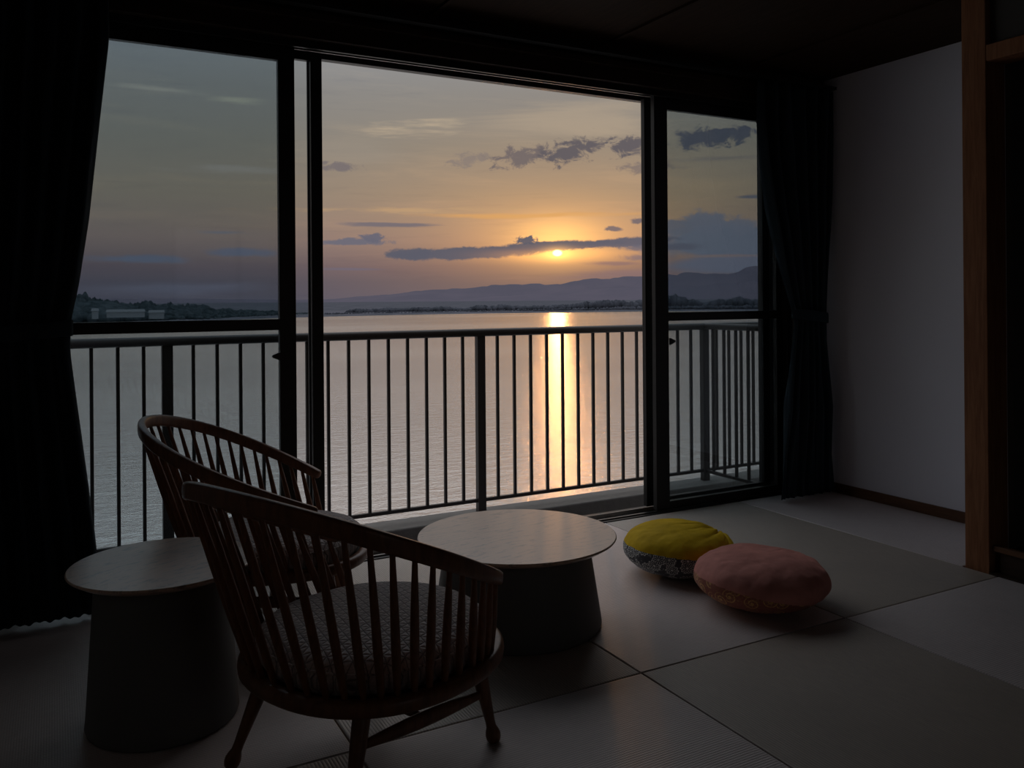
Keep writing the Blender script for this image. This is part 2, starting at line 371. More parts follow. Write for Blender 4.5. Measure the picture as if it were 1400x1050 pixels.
def sweep(bm, path, sec, up=Vector((0, 0, 1)), closed=False, n=12, p=2.0):
    """path: Vectors; sec(i) -> (half width, half height); superellipse section"""
    N = len(path); rings = []
    for i, c in enumerate(path):
        if closed: t = path[(i+1) % N]-path[i-1]
        else: t = path[min(i+1, N-1)]-path[max(i-1, 0)]
        t.normalize(); s = t.cross(up).normalized(); u = s.cross(t).normalized(); a, b = sec(i)
        ring = []
        for k in range(n):
            q = 2*pi*k/n; cs, sn = cos(q), sin(q)
            ring.append(bm.verts.new(c+s*(a*math.copysign(abs(cs)**(2/p), cs))+u*(b*math.copysign(abs(sn)**(2/p), sn))))
        rings.append(ring)
    for i in range(N if closed else N-1):
        r0, r1 = rings[i], rings[(i+1) % N]
        for k in range(n): bm.faces.new((r0[k], r0[(k+1) % n], r1[(k+1) % n], r1[k]))
    if not closed: bm.faces.new(rings[0][::-1]); bm.faces.new(rings[-1])
    return bm
def lathe(bm, prof, p0=Vector((0, 0, 0)), p1=None, n=24):
    """prof: (radius, t) with t in metres along z, or a fraction of p0->p1"""
    d = Vector((0, 0, 1)) if p1 is None else (p1-p0)
    L = 1.0 if p1 is None else d.length
    z = d.normalized(); x = z.orthogonal().normalized(); y = z.cross(x); rings = []
    for r, t in prof:
        c = p0+z*(t*L)
        rings.append([bm.verts.new(c+(x*cos(2*pi*k/n)+y*sin(2*pi*k/n))*max(r, 1e-5)) for k in range(n)])
    for r0, r1 in zip(rings, rings[1:]):
        for k in range(n): bm.faces.new((r0[k], r0[(k+1) % n], r1[(k+1) % n], r1[k]))
    bm.faces.new(rings[0][::-1]); bm.faces.new(rings[-1]); return bm

# ------------------------------------------------------------------ setting: room shell
X0, XW, XR, Y1 = -.42, 3.262, 3.885, 3.45     # left wall, opening line on the right, alcove wall, window line
YB = -2.6; ZC = 2.34
PITCH = .869; XM = [-.13-PITCH+.0, -.13+.0, .669, 1.511, 2.377, 3.246]
XM = [1.511-PITCH*3+.0, 1.511-PITCH*2+.0, 1.511-PITCH, 1.511, 1.511+PITCH, 1.511+2*PITCH]
YS = 2.003
floor = obj('floor', B(X0-.05, XR+.1, YB-.05, Y1, -.12, -.03), M['darkwood'], None, kind='structure')
def mat_tile(x0, x1, y0, y1, m):
    g = .0022; bm = B(x0+g, x1-g, y0+g, y1-g, -.028, 0)
    return obj('tatami_mat', bm, m, floor, bevel=.003)
cols = [(max(XM[0], X0), XM[1]), (XM[1], XM[2]), (XM[2], XM[3]), (XM[3], XM[4]), (XM[4], XM[5])]
rows = [(YS, 3.432), (YS-PITCH, YS), (YS-2*PITCH, YS-PITCH), (YS-3*PITCH, YS-2*PITCH), (YS-4*PITCH, YS-3*PITCH), (YB, YS-4*PITCH-0)]
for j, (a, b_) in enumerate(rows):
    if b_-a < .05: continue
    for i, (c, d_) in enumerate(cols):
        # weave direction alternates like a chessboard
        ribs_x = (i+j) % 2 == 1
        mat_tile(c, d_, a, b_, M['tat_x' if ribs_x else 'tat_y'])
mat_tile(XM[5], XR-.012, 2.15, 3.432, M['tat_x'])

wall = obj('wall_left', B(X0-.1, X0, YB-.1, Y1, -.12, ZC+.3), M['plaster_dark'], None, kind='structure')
bm = bmesh.new()        # opening behind the camera for an added window, to lift dark near sides
for q in ((X0-.1, 1.1, -.12, ZC+.3), (2.5, 4.4, -.12, ZC+.3), (1.1, 2.5, -.12, 1.05), (1.1, 2.5, 1.95, ZC+.3)): box(bm, q[0], q[1], YB-.1, YB, q[2], q[3])
obj('wall_back', bm, M['plaster_dark'], None, kind='structure')
bm = bmesh.new()
for q in ((1.1, 1.15, 1.05, 1.95), (2.45, 2.5, 1.05, 1.95), (1.775, 1.825, 1.10, 1.90), (1.15, 2.45, 1.05, 1.10), (1.15, 2.45, 1.90, 1.95)): box(bm, q[0], q[1], YB-.08, YB-.03, q[2], q[3])
obj('added_fill_window', bm, M['frame'], None, bevel=.003, kind='structure')  # frame of the added window, there only for fill light
obj('wall_right', B(XR, XR+.1, 2.05, Y1+.2, -.12, ZC+.3), M['plaster'], None, kind='structure')
obj('wall_alcove_side', B(3.39, XR, 2.046, 2.14, -.03, ZC), M['plaster'], None, kind='structure')
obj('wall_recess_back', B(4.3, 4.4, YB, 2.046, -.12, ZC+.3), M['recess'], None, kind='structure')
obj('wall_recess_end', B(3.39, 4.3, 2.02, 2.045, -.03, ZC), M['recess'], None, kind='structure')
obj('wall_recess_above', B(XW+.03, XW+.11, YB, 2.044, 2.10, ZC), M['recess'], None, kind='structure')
obj('trim_1', B(XW, XW+.12, YB, 2.044, 2.035, 2.10), M['post'], None, bevel=.003, kind='structure')
obj('trim_2', B(XW, XW+.127, 2.046, 2.147, 0-.03, ZC), M['post'], None, bevel=.003, kind='structure')   # corner post
obj('trim_3', B(XW+.03, 4.3, YB, 2.02, -.03, .085), M['darkwood'], None, kind='structure')                 # recess step
obj('trim_4', B(XW+.015, XW+.04, YB, 2.04, .085, .108), M['base'], None, bevel=.003, kind='structure')
obj('trim_5', B(XW-.012, XW+.03, YB, 2.04, -.03, .004), M['darkwood'], None, kind='structure')
obj('baseboard_right', B(XR-.012, XR+.001, 2.14, Y1, -.02, .052), M['base'], None, bevel=.002, kind='structure')
# ceiling of boards with shallow battens between them
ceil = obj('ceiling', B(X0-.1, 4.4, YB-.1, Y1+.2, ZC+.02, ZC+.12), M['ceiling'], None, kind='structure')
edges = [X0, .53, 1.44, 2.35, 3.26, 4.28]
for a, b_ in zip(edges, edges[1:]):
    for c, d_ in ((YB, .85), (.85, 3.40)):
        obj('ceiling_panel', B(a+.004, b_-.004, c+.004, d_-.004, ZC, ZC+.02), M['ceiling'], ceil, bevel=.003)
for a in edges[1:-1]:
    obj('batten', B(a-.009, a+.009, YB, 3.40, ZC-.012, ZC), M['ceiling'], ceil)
# wall above the window and its frame
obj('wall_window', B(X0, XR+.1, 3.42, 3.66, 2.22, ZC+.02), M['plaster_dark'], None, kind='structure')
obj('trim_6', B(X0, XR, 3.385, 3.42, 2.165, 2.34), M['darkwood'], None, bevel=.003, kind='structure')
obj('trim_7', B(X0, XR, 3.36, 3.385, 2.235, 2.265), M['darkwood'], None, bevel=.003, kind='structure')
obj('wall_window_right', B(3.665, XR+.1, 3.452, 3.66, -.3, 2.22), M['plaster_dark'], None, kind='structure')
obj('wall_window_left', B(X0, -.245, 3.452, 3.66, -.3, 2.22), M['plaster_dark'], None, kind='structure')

# ------------------------------------------------------------------ window
win = bpy.data.objects.new('window_1', None); COL.objects.link(win); win.location = (0, 3.5, 0); win['kind'] = 'structure'
def wpart(name, bm, m, parent=None, bevel=.002, smooth=False):
    bmesh.ops.translate(bm, verts=bm.verts[:], vec=(0, -3.5, 0))
    return obj(name, bm, m, parent or win, bevel=bevel, smooth=smooth)
hb = bmesh.new(); box(hb, -.245, 3.665, 3.42, 3.66, 2.19, 2.22); box(hb, -.245, 3.665, 3.42, 3.435, 2.135, 2.19)
box(hb, -.245, 3.665, 3.505, 3.515, 2.165, 2.19); box(hb, -.245, 3.665, 3.62, 3.66, 2.155, 2.19)
wpart('window_head', hb, M['frame'])
hb = bmesh.new(); box(hb, -.245, 3.665, 3.468, 3.472, 2.162, 2.19); box(hb, -.245, 3.665, 3.56, 3.564, 2.165, 2.19)
wpart('head_track', hb, M['alu'], None, 0)
sb = bmesh.new(); box(sb, -.245, 3.665, 3.432, 3.66, -.12, -.016); box(sb, -.245, 3.665, 3.432, 3.446, -.016, .004)
wpart('window_sill', sb, M['frame'])
sb = bmesh.new(); box(sb, -.245, 3.665, 3.469, 3.475, -.016, .006); box(sb, -.245, 3.665, 3.57, 3.575, -.016, .002)
wpart('sill_track', sb, M['alu'], None, 0)
wpart('window_jamb', B(-.245, -.205, 3.435, 3.66, -.016, 2.19), M['frame'])
wpart('window_jamb', B(3.628, 3.665, 3.435, 3.66, -.016, 2.19), M['frame'])
def sash(x0, x1, y, wl, wr, midrail, zt, zb, tint, latch=None):
    d = .03; fr = bmesh.new()
    box(fr, x0, x0+wl, y-d/2, y+d/2, 0.008, 2.155); box(fr, x1-wr, x1, y-d/2, y+d/2, 0.008, 2.155)
    box(fr, x0+wl, x1-wr, y-d/2, y+d/2, zt, 2.155); box(fr, x0+wl, x1-wr, y-d/2, y+d/2, 0.008, zb)
    s = wpart('sliding_sash', fr, M['frame'])
    if midrail: wpart('mid_rail', B(x0+wl, x1-wr, y-d/2, y+d/2, .984, 1.029), M['frame'], s)
    wpart('glass_pane', B(x0+wl-.004, x1-wr+.004, y-.0005, y+.0005, zb-.004, zt+.004), M[tint], s, 0)
    if latch:
        lx, sg = latch; lb = bmesh.new()
        lathe(lb, [(.004, 0), (.012, .012), (.012, .03), (.005, .045)], Vector((lx, y-.018, .865)), None, 10)
        lv = bmesh.new(); pts = [(0, 0), (sg*.03, .012), (sg*.034, .018), (sg*.03, .024), (0, .036)]
        f0 = [lv.verts.new((lx+a, y-.03, .86+z)) for a, z in pts]; f1 = [lv.verts.new((lx+a, y-.016, .86+z)) for a, z in pts]
        lv.faces.new(f0[::-1]); lv.faces.new(f1)
        for k in range(5): lv.faces.new((f0[k], f0[(k+1) % 5], f1[(k+1) % 5], f1[k]))
        wpart('latch', lv, M['black'], s, .001); lb.free()
    return s
XA = on_y(381.5, 300, 3.47).x; XB = on_y(404, 300, 3.47).x
sash(-.20, XB, 3.485, .06, XB-XA, True, 2.085, .045, 'glass_tint', (XA, -1))
XA2 = on_y(426, 300, 3.56).x; XB2 = on_y(441.5, 300, 3.56).x
sash(-.16, XB2, 3.575, .06, XB2-XA2, False, 2.125, .045, 'glass_clear')
XC = on_y(882.5, 400, 3.5).x; XD = on_y(914, 400, 3.47).x
sash(XD-.085, 3.628, 3.485, .085, XR-.6-3.285+.045, True, 2.085, .045, 'glass_tint', (XD, 1))
sash(on_y(882.5, 400, 3.56).x, 3.62, 3.575, .075, .05, False, 2.125, .045, 'glass_clear')
wpart('meeting_strip', B(on_y(420.5, 300, 3.6).x, on_y(424, 300, 3.6).x, 3.592, 3.604, .008, 2.155), M['frame'])

# ------------------------------------------------------------------ balcony
YR = 4.4
obj('balcony_floor', B(-1.5, 3.95, 3.66, 4.30, -.50, -.32), M['concrete'], None, kind='structure')
obj('balcony_curb', B(-1.5, 6.5, 4.285, 4.49, -.62, -.13), M['concrete'], None, bevel=.008, kind='structure')
obj('balcony_wing_floor', B(3.95, 6.5, 3.66, 4.285, -.50, -.20), M['concrete'], None, kind='structure')
PX = [on_y(229, 560, YR).x, on_y(657, 560, YR).x, on_y(963.6, 560, YR).x]
rail = thing('balcony_railing', 'dark metal balustrade running across the balcony in front of the lake', 'railing', (2.0, YR, -.13))
def rp(name, bm, root=rail, o=(2.0, YR, -.13), bevel=.002, smooth=False):
    bmesh.ops.translate(bm, verts=bm.verts[:], vec=(-o[0], -o[1], -o[2])); return obj(name, bm, M['rail'], root, bevel=bevel, smooth=smooth)
tb = bmesh.new(); sweep(tb, [Vector((-1.4, YR, .911)), Vector((6.4, YR, .911))], lambda i: (.030, .023), n=16, p=3); rp('top_rail', tb, bevel=0, smooth=True)
rp('bottom_rail', B(-1.4, 6.4, YR-.011, YR+.011, -.072, -.052))
for px_ in PX+[PX[0]-1.66, PX[2]+1.74]: rp('post', B(px_-.025, px_+.025, YR-.02, YR+.02, -.13, .89))
bal = []
x = PX[1]-.1125*32
while x < 6.35:
    if min(abs(x-p) for p in PX+[PX[0]-1.66, PX[2]+1.74]) > .045 and x > -1.3: bal.append(x)
    x += .1125
b0 = None
for x in bal:
    if b0 is None: b0 = rp('baluster', B(-.008, .008, YR-.009, YR+.009, -.06, .892)); me_ = b0.data; bx0 = 2.0; b0.location = (x, 0, 0)
    else:
        c = b0.copy(); COL.objects.link(c); c.location = (x, 0, 0)
XRT = PX[2]
ret = thing('balcony_railing', 'short side balustrade returning from the corner post towards the window at right', 'railing', (XRT, 4.0, -.32))
O2 = (XRT, 4.0, -.32)
tb = bmesh.new(); sweep(tb, [Vector((XRT, 3.70, .914)), Vector((XRT, YR-.032, .911))], lambda i: (.030, .021), n=16, p=3); rp('top_rail', tb, ret, O2, 0, True)
rp('bottom_rail', B(XRT-.011, XRT+.011, 3.70, YR-.022, -.075, -.055), ret, O2)
for y in (4.315, 4.21, 4.10, 3.99, 3.88, 3.775): rp('baluster', B(XRT-.007, XRT+.007, y-.010, y+.010, -.075, .895), ret, O2)
rp('post', B(XRT-.02, XRT+.02, 3.68, 3.72, -.32, .93), ret, O2)

# ------------------------------------------------------------------ lake and far shore
ZL = -14.0
bm = bmesh.new(); n_ = 96
ringr = [6, 20, 60, 200, 800, 3000, 9000]
prev = None
for r in ringr:
    cur = [bm.verts.new((r*sin(radians(-70+200*k/n_)), 5+r*cos(radians(-70+200*k/n_)), ZL)) for k in range(n_+1)]
    if prev:
        for k in range(n_): bm.faces.new((prev[k], prev[k+1], cur[k+1], cur[k]))
    prev = cur
lake = obj('lake', bm, M['lake'], None, kind='structure')
def interp(pts, x):
    if x <= pts[0][0]: return pts[0][1]
    for (a, b), (c, d) in zip(pts, pts[1:]):
        if x <= c: return b+(d-b)*(x-a)/(c-a)
    return pts[-1][1]
def ridge(name, px0, px1, step, D, depth, foot, crest, rough, seed, m, rowsn=7, smooth=True, sc=.02, **props):
    """hill land between two bearings; foot(px), crest(px) are sight lines measured in the photograph"""
    bm = bmesh.new(); prev = None; x = px0
    while x <= px1:
        col = []
        fz = None
        for r in range(rowsn):
            t = r/(rowsn-1); dist = D(x)+depth*t
            d = at_dist(x, CYP, dist)
            top = at_dist(x, crest(x), D(x)+depth*.6).z
            base = ZL-.5
            prof = sin(min(1, t/.6)*pi/2)**.8 if t <= .6 else cos((t-.6)/.4*pi/2)
            h = base+(top-base)*prof
            if 0 < r < rowsn-1:
                nz = noise.fractal(Vector((d.x*sc, d.y*sc, seed)), 1.0, 2.0, 5)
                h += nz*rough*(top-base)*prof
            col.append(bm.verts.new((d.x, d.y, h)))
        if prev:
            for r in range(rowsn-1): bm.faces.new((prev[r], col[r], col[r+1], prev[r+1]))
        prev = col; x += step
    return obj(name, bm, m, None, smooth=smooth, kind='structure', **props)
# mountains, 9 km off, in two ranges
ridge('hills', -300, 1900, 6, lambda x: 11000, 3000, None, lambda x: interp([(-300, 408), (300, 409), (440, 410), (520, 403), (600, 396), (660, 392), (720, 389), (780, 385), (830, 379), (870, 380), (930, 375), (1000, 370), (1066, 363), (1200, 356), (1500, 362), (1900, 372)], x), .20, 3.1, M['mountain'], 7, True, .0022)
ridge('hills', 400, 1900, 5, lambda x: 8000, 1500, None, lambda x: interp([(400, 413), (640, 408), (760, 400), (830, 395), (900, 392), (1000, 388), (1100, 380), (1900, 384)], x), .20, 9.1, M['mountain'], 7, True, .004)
# flat far shore: a low strip of ground, then tree lines
def shore_d(x):   # distance of the water's edge
    return interp([(-300, 560), (97, 640), (240, 690), (380, 800), (450, 850), (660, 950), (900, 1030), (1066, 1030), (1900, 1000)], x)
bm = bmesh.new(); prev = None; x = -300
while x <= 1900:
    D0 = shore_d(x); cur = []
    for dd, zz in ((0, -.6), (6, .5), (40, 1.4), (400, 2.2), (1500, 4), (9000, 6)):
        p = at_dist(x, CYP, D0+dd); cur.append(bm.verts.new((p.x, p.y, ZL+zz+noise.noise(Vector((p.x*.02, p.y*.02, 4)))*.4)))
    if prev:
        for r in range(5): bm.faces.new((prev[r], cur[r], cur[r+1], prev[r+1]))
    prev = cur; x += 6
obj('shore_ground', bm, M['plain'], None, smooth=True, kind='structure')
# tree belts: rounded crowns in rows, far too many to count
def belt(name, rows_, seed, m, lab):
    """crowns follow the sight lines pts (px, y of crown tops)"""
    rnd = random.Random(seed); bm = bmesh.new()
    for pts, D, step, hgt in rows_:
        x = pts[0][0]
        while x <= pts[-1][0]:
            y = interp(pts, x); dist = D(x); top = at_dist(x, y, dist).z
            clump = .5+.5*noise.noise(Vector((x*.05, seed, hgt)))+.25*noise.noise(Vector((x*.2, seed, 1)))
            h = max(1.5, (top-ZL)*(.62+.46*max(0, min(1, clump+.15)))*rnd.uniform(.9, 1.05)); g = at_dist(x, CYP, dist+rnd.uniform(-12, 12))
            r = min(h*.6, hgt)*rnd.uniform(.6, 1.2)
            v = []
            for rr, zz in ((.55, 0.0), (1.0, .35), (.95, .62), (.6, .86), (.12, 1.0)):
                v.append([bm.verts.new((g.x+r*rr*cos(a*pi/3+x)*rnd.uniform(.8, 1.2), g.y+r*rr*sin(a*pi/3+x)*rnd.uniform(.8, 1.2), ZL+h*zz*rnd.uniform(.94, 1.05))) for a in range(6)])
            for r0, r1 in zip(v, v[1:]):
                for k in range(6): bm.faces.new((r0[k], r0[(k+1) % 6], r1[(k+1) % 6], r1[k]))
            bm.faces.new(v[-1])
            x += step*rnd.uniform(.6, 1.4)
    o = obj(name, bm, m, None, smooth=True, kind='stuff'); o['label'] = lab; o['category'] = 'trees'; return o
left_top = [(-60, 398), (100, 404), (120, 404), (150, 405), (175, 410), (197, 413), (215, 411), (235, 414), (250, 415), (264, 412), (280, 418), (295, 421), (310, 420), (335, 423), (360, 424), (382, 425), (420, 427), (450, 429)]
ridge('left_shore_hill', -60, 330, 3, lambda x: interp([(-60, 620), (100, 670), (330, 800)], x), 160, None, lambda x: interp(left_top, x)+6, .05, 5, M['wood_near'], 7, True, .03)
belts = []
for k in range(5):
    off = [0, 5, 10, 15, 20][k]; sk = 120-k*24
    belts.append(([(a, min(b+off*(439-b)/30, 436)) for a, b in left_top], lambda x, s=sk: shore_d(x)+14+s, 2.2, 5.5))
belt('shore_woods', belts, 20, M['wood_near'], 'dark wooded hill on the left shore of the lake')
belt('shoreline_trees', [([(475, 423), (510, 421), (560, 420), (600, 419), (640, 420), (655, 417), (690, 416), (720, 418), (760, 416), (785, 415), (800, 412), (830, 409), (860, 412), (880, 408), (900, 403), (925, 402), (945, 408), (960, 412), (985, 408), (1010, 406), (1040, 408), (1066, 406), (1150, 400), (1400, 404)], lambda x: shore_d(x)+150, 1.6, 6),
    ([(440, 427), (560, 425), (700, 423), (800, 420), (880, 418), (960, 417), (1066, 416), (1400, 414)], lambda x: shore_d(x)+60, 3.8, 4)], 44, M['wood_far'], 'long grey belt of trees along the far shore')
def house(px, y, D, wdt, dep, h, lab, wm='bldg'):
    p = at_dist(px, y, D); t = thing('house', lab, 'building', (p.x, p.y, p.z), -radians(uv(px, y)[0]), 'pale houses on the left shore')
    obj('wall', B(-wdt/2, wdt/2, -dep/2, dep/2, -3, h), M[wm], t)
    bm = bmesh.new(); a = [bm.verts.new(q) for q in ((-wdt/2-.6, -dep/2-.6, h), (wdt/2+.6, -dep/2-.6, h), (wdt/2+.6, dep/2+.6, h), (-wdt/2-.6, dep/2+.6, h), (-wdt/2, 0, h+1.8), (wdt/2, 0, h+1.8))]
    for f in ((0, 1, 5, 4), (2, 3, 4, 5), (0, 4, 3), (1, 2, 5), (0, 3, 2, 1)): bm.faces.new([a[i] for i in f])
    obj('roof', bm, M['roof'], t)
house(130, 430, 640, 4, 6, 2.4, 'small whitish house nearest the curtain on the left shore')
house(172, 428, 645, 24, 8, .8, 'long low pale building in the middle of the left shore')
house(214, 430, 650, 10, 7, 1.4, 'pale block at the right end of the left shore houses')

# ------------------------------------------------------------------ curtains
def curtain(inner, outer, y, zt, zb, pleats, label, side, tie_z, hem):
    """inner(z), outer(z): x of both edges"""
    t = thing('curtain', label, 'curtain', (outer(0.2), y, 0))
    bm = bmesh.new(); NZ, NX = 60, pleats*12; grid = []
    ox = outer(.2)
    for i in range(NZ+1):
        row = []; f = i/NZ
        for j in range(NX+1):
            s = j/NX; z = zb+hem(s)+(zt-zb-hem(s))*f
            xi, xo = inner(z), outer(z); wd = abs(xi-xo)
            gather = min(1, abs(z-tie_z)/.5)
            amp = (.012+.030*gather)
            xx = xo+(xi-xo)*s
            ph = 2*pi*pleats*s
            amp *= .2+.8*min(1, z/.5) if z < .5 else 1
            yy = amp*sin(ph+.4*sin(z*3+s*4))+.010*sin(ph*2.3+z*2)*gather
            row.append(bm.verts.new((xx-ox, yy, z)))
        grid.append(row)
    for i in range(NZ):
        for j in range(NX): bm.faces.new((grid[i][j], grid[i][j+1], grid[i+1][j+1], grid[i+1][j]))
    o = obj('drape', bm, M['curtain'], t, smooth=True)
    so = o.modifiers.new('thick', 'SOLIDIFY'); so.thickness = .003
    xi, xo = inner(tie_z)-ox, outer(tie_z)-ox; c = (xi+xo)/2; hw = abs(xi-xo)/2+.006
    path = [Vector((c+hw*cos(a*2*pi/24), .042*sin(a*2*pi/24), tie_z+side*.015*cos(a*2*pi/24))) for a in range(24)]
    bm = bmesh.new(); sweep(bm, path, lambda i: (.002, .028), closed=True, n=8, p=4); obj('tieback', bm, M['curtain'], t, smooth=True)
    return t
YC = 3.29
LI = [(on_y(149, 55, YC)), on_y(136, 170, YC), on_y(122, 300, YC), on_y(108, 390, YC), on_y(97, 440, YC), on_y(96, 480, YC), on_y(104, 540, YC), on_y(118, 640, YC), on_y(130, 730, YC), on_y(137, 800, YC), on_y(140, 850, YC)]
LI = sorted([(p.z, p.x) for p in LI])
curtain(lambda z: interp(LI, z), lambda z: -.34, YC, 2.26, .008, 7, 'dark curtain tied back at the left end of the window', 1, 1.0, lambda s: .006)
RI = [on_y(1036, 161, YC), on_y(1043, 220, YC), on_y(1052, 280, YC), on_y(1068, 350, YC), on_y(1082, 405, YC), on_y(1091, 440, YC), on_y(1086, 480, YC), on_y(1078, 550, YC), on_y(1074, 620, YC), on_y(1070, 680, YC)]
RI = sorted([(p.z, p.x) for p in RI])
curtain(lambda z: interp(RI, z), lambda z: interp([(0, 3.855), (1.0, 3.80), (2.3, 3.865)], z), YC+.02, 2.26, .008, 6, 'dark curtain tied back at the right end of the window', -1, 1.0, lambda s: .004)
cr = thing('curtain_rail', 'dark curtain rail under the ceiling above the wide window', 'curtain rail', (1.7, 3.30, 2.27))
obj('track', B(-2.1, 2.17, -.012, .03, -.004, .012), M['black'], cr)

# ------------------------------------------------------------------ tables
def table(loc, R, H, rb, label, rot):
    t = thing('round_table', label, 'table', loc, rot)
    bm = bmesh.new(); lathe(bm, [(R-.030, H-.020), (R-.022, H-.0195), (R-.002, H-.007), (R, H-.004), (R-.001, H-.001), (R-.003, H)], n=128)
    o = obj('tabletop', bm, M['top'], t, smooth=False)
    for p in o.data.polygons: p.use_smooth = abs(p.normal.z) < .9
    rt = rb*.865
    bm = bmesh.new(); lathe(bm, [(rb-.012, 0), (rb-.003, .003), (rb, .012), (rb-.002, .03), (rt+.004, H-.06), (rt-.002, H-.0225), (rt-.02, H-.0202)], n=96)
    o = obj('pedestal', bm, M['stand'], t, smooth=True)
    return t
table((1.384, 2.526, 0), .338, .302, .286, 'low round oak-topped table with dark cone pedestal in the centre by the window', .15)
table((.250, 2.415, 0), .232, .412, .190, 'smaller taller round side table beside the left curtain', .5)

# ------------------------------------------------------------------ chairs
BA, BBK, PH, YBW, ZBK, ZFR, CV = .357, .305, 2.384, -.117, .700, .445, .101
def bow_pt(t):
    if abs(t) <= pi/2: x = BA*sin(t); y = YBW-BBK*cos(t)
    else:
        o = abs(t)-pi/2; y = YBW+o*BBK; x = math.copysign(BA-CV*o*o, t)
    ymin = YBW-BBK; ymax = YBW+(PH-pi/2)*BBK
    return Vector((x, y, ZBK+(ZFR-ZBK)*(y-ymin)/(ymax-ymin)))
HA, HB, ZS = .290, .292, .245
def hoop_pt(q, ra=HA, rb=HB, z=ZS):     # q = 0 at the back, +right
    s, c = sin(q), -cos(q); e = 2/2.25
    return Vector((ra*math.copysign(abs(s)**e, s), .004+rb*math.copysign(abs(c)**e, c), z))
def make_chair(label, loc, rz):
    t = thing('spindle_chair', label, 'chair', loc, rz)
    NB = 72; path = [bow_pt(-PH+2*PH*i/NB) for i in range(NB+1)]
    e0 = (path[0]-path[1]).normalized()*.006; e1 = (path[-1]-path[-2]).normalized()*.006
    path = [path[0]+e0*1.6, path[0]+e0]+path+[path[-1]+e1, path[-1]+e1*1.6]
    L = len(path)
    def sec(i):
        k = min(i, L-1-i)
        f = .35 if k == 0 else .75 if k == 1 else .93 if k == 2 else 1.0
        u = min(1, k/14); wdt = .0155*(1-u)+.0125*u; hgt = .0165*(1-u)+.0200*u
        return (wdt*f, hgt*f)
    bm = bmesh.new(); sweep(bm, path, sec, n=20, p=3.6); obj('arm_bow', bm, M['bow'], t, smooth=True)
    # arc-length positions of the spindles
    K = 400; ts = [-PH+2*PH*i/K for i in range(K+1)]; P = [bow_pt(a) for a in ts]; cum = [0]
    for k_, (a, b) in enumerate(zip(P, P[1:])): cum.append(cum[-1]+(b-a).length*(1.0+.22*min(1, max(0, (abs(ts[k_])-.5)/.6))))
    NS = 31
    for k in range(NS):
        s = (.028+(cum[-1]-.056)*k/(NS-1)); i = next(i for i in range(K+1) if cum[i] >= s)
        tt = ts[i]; top = bow_pt(tt)+Vector((0, 0, -.010)); q = tt*.90
        bot = hoop_pt(q, HA-.012, HB-.012, ZS-.006)
        bm = bmesh.new(); lathe(bm, [(.0060, 0), (.0085, .12), (.0102, .38), (.0092, .62), (.0062, .93), (.0056, 1)], bot, top, 10)
        obj('spindle', bm, M['spindle'], t, smooth=True)
    bm = bmesh.new(); sweep(bm, [hoop_pt(2*pi*i/72) for i in range(72)], lambda i: (.018, .019), closed=True, n=14, p=2.8); obj('seat_hoop', bm, M['bow'], t, smooth=True)
    bm = bmesh.new(); ring = [hoop_pt(2*pi*i/48, HA-.016, HB-.016, 0) for i in range(48)]
    a = [bm.verts.new((v.x, v.y, ZS-.012)) for v in ring]; b = [bm.verts.new((v.x, v.y, ZS+.004)) for v in ring]
    bm.faces.new(a); bm.faces.new(b)
    for k in range(48): bm.faces.new((a[k], a[(k+1) % 48], b[(k+1) % 48], b[k]))
    obj('seat_board', bm, M['darkwood'], t)
    # cushion
    bm = bmesh.new(); rings = []; prof = [(.90, .004), (.965, .010), (1.0, .026), (1.005, .045), (.985, .064), (.93, .079), (.84, .087), (.66, .093), (.44, .097), (.2, .099)]
    for s, z in prof: rings.append([bm.verts.new((lambda v: (v.x, v.y+.006, ZS+z-.003*cos(3*6.28*i/72)*(s > .9)))(hoop_pt(2*pi*i/72, (HA-.022)*s, (HB-.020)*s, 0))) for i in range(72)])
    for r0, r1 in zip(rings, rings[1:]):
        for k in range(72): bm.faces.new((r0[k], r0[(k+1) % 72], r1[(k+1) % 72], r1[k]))
    bm.faces.new(rings[0][::-1]); bm.faces.new(rings[-1]); cu = obj('seat_cushion', bm, M['quilt'], t, smooth=True)
    bm = bmesh.new(); sweep(bm, [hoop_pt(2*pi*i/72, (HA-.022)*1.003, (HB-.020)*1.003, ZS+.060)+Vector((0, .006, 0)) for i in range(72)], lambda i: (.003, .003), closed=True, n=8); obj('piping', bm, M['quilt'], cu, smooth=True)
    # legs, splayed, ending in turned feet
    feet = {(1, 1): (.208, .214), (-1, 1): (-.208, .214), (-1, -1): (-.210, -.262), (1, -1): (.210, -.262)}
    tops = {(1, 1): (.185, .165), (-1, 1): (-.185, .165), (-1, -1): (-.165, -.175), (1, -1): (.165, -.175)}
    mid = {}
    for key in feet:
        f = Vector((*feet[key], 0)); tp = Vector((*tops[key], ZS-.008)); bm = bmesh.new()
        lathe(bm, [(.008, 0), (.0150, .012), (.0185, .045), (.0190, .085), (.0165, .125), (.0125, .165), (.0120, .22), (.0140, .36), (.0180, .62), (.0200, .85), (.0190, 1)], f, tp, 16)
        obj('leg', bm, M['bow'], t, smooth=True)
        mid[key] = f.lerp(tp, .53 if key[1] > 0 else .64)
    def bar(a, b, h):
        bm = bmesh.new(); n = 16; sweep(bm, [a.lerp(b, i/n) for i in range(n+1)], lambda i: (.0065+.003*sin(pi*i/n), .008+h*sin(pi*i/n)), n=12, p=2.3); obj('stretcher', bm, M['bow'], t, smooth=True)
    bar(mid[(1, -1)], mid[(1, 1)], .011); bar(mid[(-1, -1)], mid[(-1, 1)], .011)
    bar(mid[(1, -1)].lerp(mid[(1, 1)], .5), mid[(-1, -1)].lerp(mid[(-1, 1)], .5), .004)
    return t
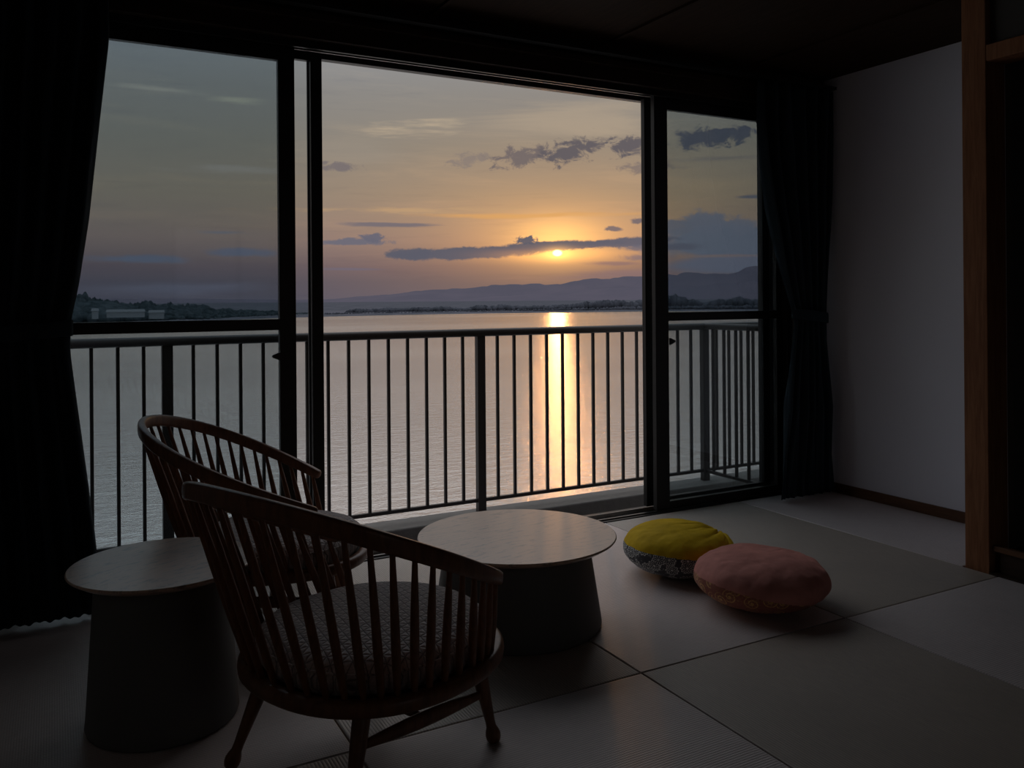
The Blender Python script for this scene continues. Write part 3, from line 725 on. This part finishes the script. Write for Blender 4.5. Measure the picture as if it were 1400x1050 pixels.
def dup(root, loc, rz, label):
    r = root.copy(); COL.objects.link(r); r.location = loc; r.rotation_euler = (0, 0, rz); r['label'] = label
    for ch in list(root.children):
        c = ch.copy(); COL.objects.link(c); c.parent = r
        for g in ch.children:
            d = g.copy(); COL.objects.link(d); d.parent = c
    return r
ch = make_chair('nearest dark wooden spindle-back chair with quilted grey seat, seen from behind', (.680, 1.981, 0), -1.17)
ch['group'] = 'spindle chairs by the window'
dup(ch, (.665, 2.921, 0), -1.864, 'farther spindle-back chair by the window, behind the nearest chair')

# ------------------------------------------------------------------ floor cushions
def blob_pt(az, el, R, H, pole=None, pl=None, flat=.80):
    """flattened pouf: az around z, el -pi/2..pi/2; returns local point, bottom flattened"""
    ce = cos(el); se = sin(el)
    x = R*math.copysign(abs(ce)**.94, ce)*cos(az); y = R*math.copysign(abs(ce)**.94, ce)*sin(az)
    z = H/2+H/2*math.copysign(abs(se)**.9, se)
    z = max(z, 0) ; return Vector((x, y, z))
def pouf(name, label, loc, R, H, rz, split, mtop, mbot, pleat_dir, amp, dent, tilt=(0, 0)):
    t = thing(name, label, 'cushion', loc, rz)
    NA, NE = 260, 120; grid = []
    for i in range(NE+1):
        el = -pi/2+pi*i/NE; row = []
        for j in range(NA):
            az = 2*pi*j/NA; p = blob_pt(az, el, R, H)
            n = Vector((p.x/(R*R), p.y/(R*R), (p.z-H/2)/(H*H/4))).normalized()
            # gathers fan out from the pole
            pd = Vector(pleat_dir).normalized(); v = Vector((p.x/R, p.y/R, (p.z-H/2)/(H/2)*.6)).normalized()
            ang = math.acos(max(-1, min(1, v.dot(pd))))
            e1 = pd.cross(Vector((0, 0, 1))).normalized(); e2 = pd.cross(e1)
            ph = atan2(v.dot(e2), v.dot(e1))
            fall = math.exp(-(ang/.78)**2)
            k = -amp*fall*((1-abs(sin(6.5*ph)))**2.2+.5*(1-abs(sin(9.5*ph+1.2)))**3)*min(1, ang/.10)
            inward = -amp*.8*math.exp(-(ang/.16)**2)
            wr = .004*noise.fractal(Vector((p.x*14, p.y*14, p.z*14+loc[0])), 1, 2, 3)
            p = p+n*(k+inward+wr)
            dd = math.exp(-((p.x-dent[0])**2+(p.y-dent[1])**2)/(.10**2))*(p.z > H*.5); p.z -= dent[2]*dd
            p.z += (p.x*tilt[0]+p.y*tilt[1])*max(0, p.z/H)
            p.z = max(p.z, .0008*(1+0)); row.append(p)
        grid.append(row)
    top = bmesh.new(); bot = bmesh.new(); vt = {}; vb = {}
    def V_(bm, d, i, j):
        j %= NA
        if (i, j) not in d: d[(i, j)] = bm.verts.new(grid[i][j])
        return d[(i, j)]
    for i in range(NE):
        for j in range(NA):
            c = (grid[i][j]+grid[i+1][(j+1) % NA])/2
            up = split(c, R, H)
            bm, d = (top, vt) if up else (bot, vb)
            try: bm.faces.new((V_(bm, d, i, j), V_(bm, d, i, j+1), V_(bm, d, i+1, j+1), V_(bm, d, i+1, j)))
            except ValueError: pass
    for b_ in (top, bot): bmesh.ops.remove_doubles(b_, verts=b_.verts[:], dist=1e-5)
    obj('cover_top', top, M[mtop], t, smooth=True)
    u = obj('cover_side', bot, M[mbot], t, smooth=True)
    return t, u
YP = on_z(928, 748, .098)
_, u = pouf('floor_cushion', 'mustard yellow round floor cushion with dark floral sides and gathered end', (YP.x, YP.y, 0), .222, .196, 0,
     lambda c, R, H: c.z > H*(.53-.10*c.x/R), 'mustard', 'floral_grey', (.90, -.16, .40), .017, (-.05, 0, .0), (-.02, .0))
u['label'] = 'dark side panel printed with pale flowers'
PP = on_z(1040, 788, .095)
_, u = pouf('floor_cushion', 'dusty rose round floor cushion with gold floral sides, in front of the yellow one', (PP.x, PP.y, 0), .236, .190, 0,
     lambda c, R, H: c.z > H*(.36-.22*c.x/R+.05*c.y/R), 'rose', 'floral_gold', (cos(radians(10)), sin(radians(10)), .3), .004, (.03, .02, .012), (.0, .0))
u['label'] = 'rust side panel with gold flowers'
